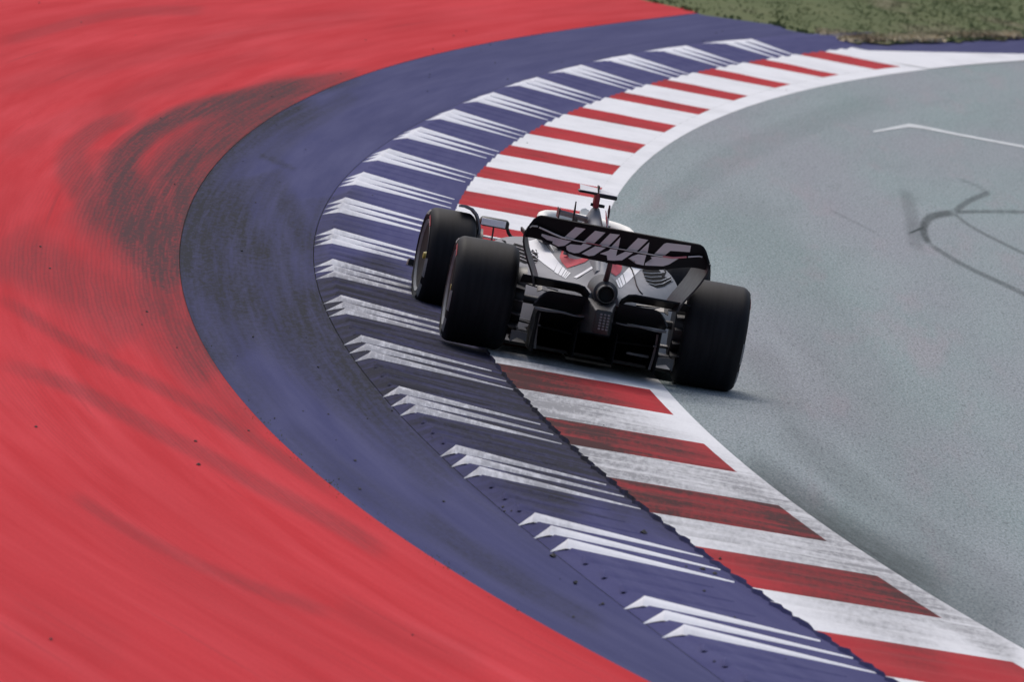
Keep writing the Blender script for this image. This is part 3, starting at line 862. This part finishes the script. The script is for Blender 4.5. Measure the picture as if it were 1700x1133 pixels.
# ---- exhaust, crash structure, rain light
hous = part('tail_fairing', *[(lambda r: ([(x, -z_ if False else y, z) for x, y, z in r[0]], r[1]))(lathe([(0, .0), (0, .055), (.02, .078), (.12, .088), (.34, .10)], 28))][0], plain('tail_fairing_grey', (.065, .065, .072), .5, spec=.25))
hous.rotation_euler = (0, 0, math.pi / 2); hous.location = (0, -.46, .515)
exh = part('exhaust_pipe', *lathe([(.0, .050), (.0, .057), (.16, .062), (.16, .046), (.012, .046)], 30), M_silver)
exh.rotation_euler = (0, 0, math.pi / 2); exh.location = (-.002, -.56, .512)
exh.data.materials[0] = plain('exhaust_metal', (.045, .043, .043), .45, metal=.6)
ei = part('exhaust_bore', *lathe([(.03, .0), (.03, .0455), (.13, .0455)], 24), plain('bore_black', (.004, .004, .004), .9), exh)  # flat black lining closes the pipe
V = []
for y, hw, z0, z1 in ((-.80, .058, .27, .42), (-.70, .066, .265, .43), (-.40, .10, .24, .46), (0, .13, .2, .48)):
    V += [(-hw - .015, y, z0), (hw - .015, y, z0), (hw - .015, y, z1), (-hw - .015, y, z1)]
F = [(3, 2, 1, 0), (12, 13, 14, 15)]
for i in range(3):
    for k in range(4):
        a, b = i * 4 + k, i * 4 + (k + 1) % 4; F.append((a, b, b + 4, a + 4))
crash = part('crash_structure', *bevelled(V, F, .014, 3), M_dark)
light = part('rain_light', *bevelled(*box(-.068, .040, -.816, -.795, .268, .425), .014, 3), M_black, crash)
M_led = plain('unlit_led_lens', (.15, .14, .15), .3)
for r in range(6):
    for c in range(3):
        part('led', *bevelled(*box(-.036 + c * .024, -.020 + c * .024, -.822, -.815, .298 + r * .0185, .311 + r * .0185), .003, 1), M_led, light)

# ---- beam wing, diffuser, floor
for s in (-1, 1):
    rows = []
    for x in np.linspace(.105, .55, 12):
        dz = -.045 * max(0, 1 - (x - .105) / .07) ** 2
        rows.append([(s * x, -.36 - .16 * k, .488 + .052 * k ** .8 + dz) for k in np.linspace(0, 1, 5)])
    bw = part('beam_wing', *plate(rows, .012), M_black_g)
    rows = []
    for x in np.linspace(.10, .435, 14):
        zt = .462 - .09 * max(0, (x - .33) / .105) ** 2.2
        rows.append([(s * x, -.30 - .12 * k, .345 + (zt - .345) * k) for k in np.linspace(0, 1, 5)])
    part('lower_beam_wing', *plate(rows, .010), plain('satin_carbon', (.022, .022, .027), .5, var=.3))
    part('diffuser_lip', *tube([(s * x, -.44 - .03 * math.sin(x * 6), .340 + .004 * math.sin(x * 30)) for x in np.linspace(.10, .43, 10)], [.004, .005, .006, .007, .008, .009, .009, .009, .010, .010], 6), M_silver)
    part('brake_duct_fin', *plate([[(s * .43, -.36, .44), (s * .43, -.30, .47)], [(s * .40, -.36, .455), (s * .40, -.30, .485)], [(s * .34, -.36, .450), (s * .34, -.30, .455)]], .006), M_silver)
rows = []
for x in np.linspace(-.40, .40, 13):
    rows.append([(x, y, z) for y, z in ((-.46, .335), (-.3, .30), (0, .21), (.4, .11), (.9, .06))])
diff = part('diffuser', *plate(rows, .012), M_matt)
for s in (-1, 1):
    part('diffuser_wall', *plate([[(s * .40, -.46, .06), (s * .40, -.46, .335)], [(s * .40, .0, .05), (s * .40, .0, .22)], [(s * .40, .6, .04), (s * .40, .6, .10)]], .012), M_matt, diff)
    part('strake', *plate([[(s * .13, -.40, .07), (s * .13, -.40, .27)], [(s * .12, .5, .04), (s * .12, .5, .09)]], .008), M_matt, diff)
part('jack_bar', *bevelled(*box(.22, .37, -.24, -.20, .138, .156), .005), M_silver, diff)
floor_rows = [[(x, y, .055) for y in np.linspace(.15, 3.1, 12)] for x in np.linspace(-.72, .72, 9)]
floor = part('floor', *plate(floor_rows, .02), M_black)
part('plank', *box(-.15, .15, -.1, 3.2, .028, .044), plain('plank_wood', (.09, .07, .05), .7), floor)
for s in (-1, 1):
    part('floor_edge_wing', *plate([[(s * .74, .5, .06), (s * .78, .5, .12)], [(s * .76, 1.4, .06), (s * .80, 1.4, .11)], [(s * .72, 2.6, .06), (s * .76, 2.6, .14)]], .008), M_black, floor)

# ---- rear corners: suspension, brake ducts, winglets
for s in (-1, 1):
    part('suspension_arm', *tube([(s * .10, .30, .42), (s * .57, .02, .47)], .016, 8, .5), M_dark)
    part('suspension_arm', *tube([(s * .12, -.22, .43), (s * .57, -.02, .47)], .016, 8, .5), M_dark)
    part('suspension_arm', *tube([(s * .12, .35, .20), (s * .57, .02, .22)], .016, 8, .5), M_dark)
    part('suspension_arm', *tube([(s * .14, -.15, .20), (s * .57, -.02, .22)], .016, 8, .5), M_dark)
    part('drive_shaft', *tube([(s * .08, 0, .36), (s * .58, 0, .36)], .028, 10), M_dark)
    bd = part('brake_duct', *lathe([(-.05, .0), (-.05, .19), (.05, .21), (.05, 0)], 24), M_dark); bd.location = (s * .545, 0, .36)
    # stacked vanes on the inside of the wheel
    for k, (zz, ln) in enumerate(((.44, .10), (.36, .09), (.27, .08), (.19, .10))):
        part('duct_vane', *plate([[(s * .50, -.28, zz - .01), (s * .50, -.05, zz + .02)], [(s * (.50 + ln), -.28, zz + .004), (s * (.50 + ln), -.05, zz + .03)]], .006), M_dark, bd).location = (-s * .545, 0, -.36)
    gp = part('wheel_side_strake', *plate([[(s * .375, -.36, .075), (s * .40, -.18, .07)], [(s * .385, -.36, .16), (s * .41, -.18, .16)], [(s * .39, -.37, .24), (s * .42, -.2, .25)], [(s * .385, -.37, .33), (s * .41, -.2, .33)]], .016),
              plain('strake_grey', (.10, .098, .10), .45, metal=.3, var=.5, vs=30))
    part('winglet', *plate([[(s * .435, -.18, .165), (s * .435, -.05, .17)], [(s * .50, -.18, .165), (s * .50, -.05, .17)], [(s * .535, -.18, .095), (s * .535, -.05, .10)]], .01), M_silver, gp)
    part('winglet', *plate([[(s * .43, -.20, .155), (s * .43, -.195, .10)], [(s * .49, -.20, .16), (s * .49, -.195, .115)], [(s * .535, -.20, .16), (s * .535, -.195, .08)]], .008), plain('winglet_grey', (.17, .17, .18), .45, metal=.4, var=.4), gp)
    part('clip', *bevelled(*box(s * .385 - .012, s * .385 + .012, -.395, -.38, .318, .338), .004), M_silver, gp)
    part('clip', *bevelled(*box(s * .383 - .014, s * .383 + .014, -.395, -.38, .225, .236), .004), M_silver, gp)

# ---- wheels
def wheel(x, y, z, width, steer=0.0, side=-1, RR=.345):
    e = link('wheel', None, car); e.location = (x, y, z); e.rotation_euler = (0, 0, steer)
    h = width / 2; R = RR
    prof = []
    for k in range(9):                       # rounded shoulders
        a = math.pi / 2 * k / 8
        prof.append((-h + .055 * (1 - math.sin(a)), R - .055 * (1 - math.cos(a)) * 1.0 - .004))
    prof = [(-h + .012, .245), (-h - .006, .27), (-h - .010, .295)] + [(-h + .05 * (1 - math.cos(math.pi / 2 * k / 7)) - .008 * (1 - k / 7), R - .05 + .05 * math.sin(math.pi / 2 * k / 7)) for k in range(8)]
    prof = prof + [(0, R + .002)] + [(-a, r) for a, r in prof[::-1]]
    part('tyre', *lathe(prof, 72), M_tyre, e, sharp=60)
    f = side
    def ring(name, r0, r1, off, mat):
        part(name, *lathe([(f * (h + off), r0), (f * (h + off + .002), (r0 + r1) / 2), (f * (h + off), r1)], 64), mat, e)
    # printed sidewall: grey lettering band broken into blocks, red rim line
    for i in range(10):
        if i % 5 == 4: continue
        a0, a1 = 2 * math.pi * i / 10, 2 * math.pi * (i + .7) / 10
        V = []; F = []
        for q in range(6):
            a = a0 + (a1 - a0) * q / 5
            for r, o in ((R - .052, .0125), (R - .034, .0075), (R - .020, -.002)): V.append((f * (h + o), r * math.cos(a), r * math.sin(a)))
        gf = grid_faces(6, 3); gf = gf if i % 5 < 3 else gf[::2]
        part('sidewall_print', V, gf, M_mark_w if i % 5 < 3 else M_mark_r, e)
    part('rim', *lathe([(f * (h - .012), .222), (f * (h - .002), .236), (f * (h + .006), .247), (f * (h - .01), .250), (f * (h - .05), .246)], 56), M_rim, e)
    part('wheel_cover', *lathe([(f * (h - .028), .0), (f * (h - .026), .10), (f * (h - .012), .20), (f * (h - .008), .225)], 48), M_gun, e)
    part('wheel_nut', *lathe([(f * (h - .006), 0), (f * (h - .006), .022), (f * (h - .03), .030)], 10), plain('wheel_nut_yellow', (.45, .36, .05), .4), e)
    return e
wheel(-.768, 0, .345, .395, 0, -1)
wheel(.752, 0, .345, .395, 0, 1)
wheel(-.812, 3.6, .312, .305, math.radians(4), -1, .335)
wheel(.795, 3.6, .335, .305, math.radians(4), 1, .335)

# ---- front end: wheel deflectors, mirrors, wishbones, front wing
for s in (-1, 1):
    arc = [(.775, .695), (.735, .697), (.690, .685), (.655, .655), (.630, .610), (.617, .56), (.612, .50), (.612, .42)]
    part('wheel_deflector', *plate([[(s * x, 3.50, z), (s * x, 3.60, z - .006), (s * x, 3.70, z - .016)] for x, z in arc], .014), M_grey)
    mr = part('mirror', *bevelled(*box(s * .59 - .098, s * .59 + .098, 2.5, 2.62, .640, .702), .022, 3), M_black)
    part('mirror_glass_painted', *bevelled(*box(s * .595 - .086, s * .595 + .078, 2.494, 2.5005, .649, .694), .002, 1), plain('mirror_glass_painted', (.88, .88, .90), .25, metal=.0), mr)  # even pale paint stands in for the bright reflection in the glass
    part('mirror_arm', *tube([(s * .505, 2.55, .66), (s * .485, 2.56, .62), (s * .46, 2.57, .595), (s * .40, 2.58, .59), (s * .30, 2.6, .58)], .012, 8), M_black, mr)
    part('mirror_stay', *tube([(s * .59, 2.56, .645), (s * .585, 2.57, .52)], .006, 6), M_brown, mr)
    part('front_wishbone', *tube([(s * .63, 3.55, .515), (s * .30, 3.35, .525)], .018, 8, .5), M_lgrey)
    part('front_wishbone', *tube([(s * .63, 3.6, .20), (s * .25, 3.3, .28)], .018, 8, .5), M_black)
    part('front_wishbone', *tube([(s * .63, 3.62, .22), (s * .22, 3.9, .30)], .018, 8, .5), M_black)
    fd = part('front_brake_duct', *lathe([(-.05, 0), (-.05, .19), (.05, .20), (.05, 0)], 20), M_dark); fd.location = (s * .64, 3.6, .36)
rows = [[(x, 4.30 + .36 * k + .10 * abs(x), .10 + .05 * (1 - k) + .05 * abs(x) ** 2) for k in np.linspace(0, 1, 4)] for x in np.linspace(-.93, .93, 21)]
fwing = part('front_wing', *plate(rows, .012), M_black)
rows = [[(x, 4.14 + .16 * k + .12 * abs(x), .19 + .10 * (1 - k) - .04 * abs(x)) for k in np.linspace(0, 1, 4)] for x in np.linspace(-.92, .92, 21)]
part('front_flap', *plate(rows, .008), M_black, fwing)
for s in (-1, 1):
    part('front_endplate', *plate([[(s * .93, 4.22, .07), (s * .93, 4.85, .07)], [(s * .935, 4.22, .15), (s * .935, 4.75, .15)], [(s * .93, 4.24, .24), (s * .93, 4.6, .22)]], .012), M_black, fwing)
    part('dive_plane', *plate([[(s * .93, 4.4, .195), (s * .93, 4.6, .18)], [(s * 1.0, 4.4, .205), (s * 1.0, 4.58, .19)]], .045), M_black, fwing)
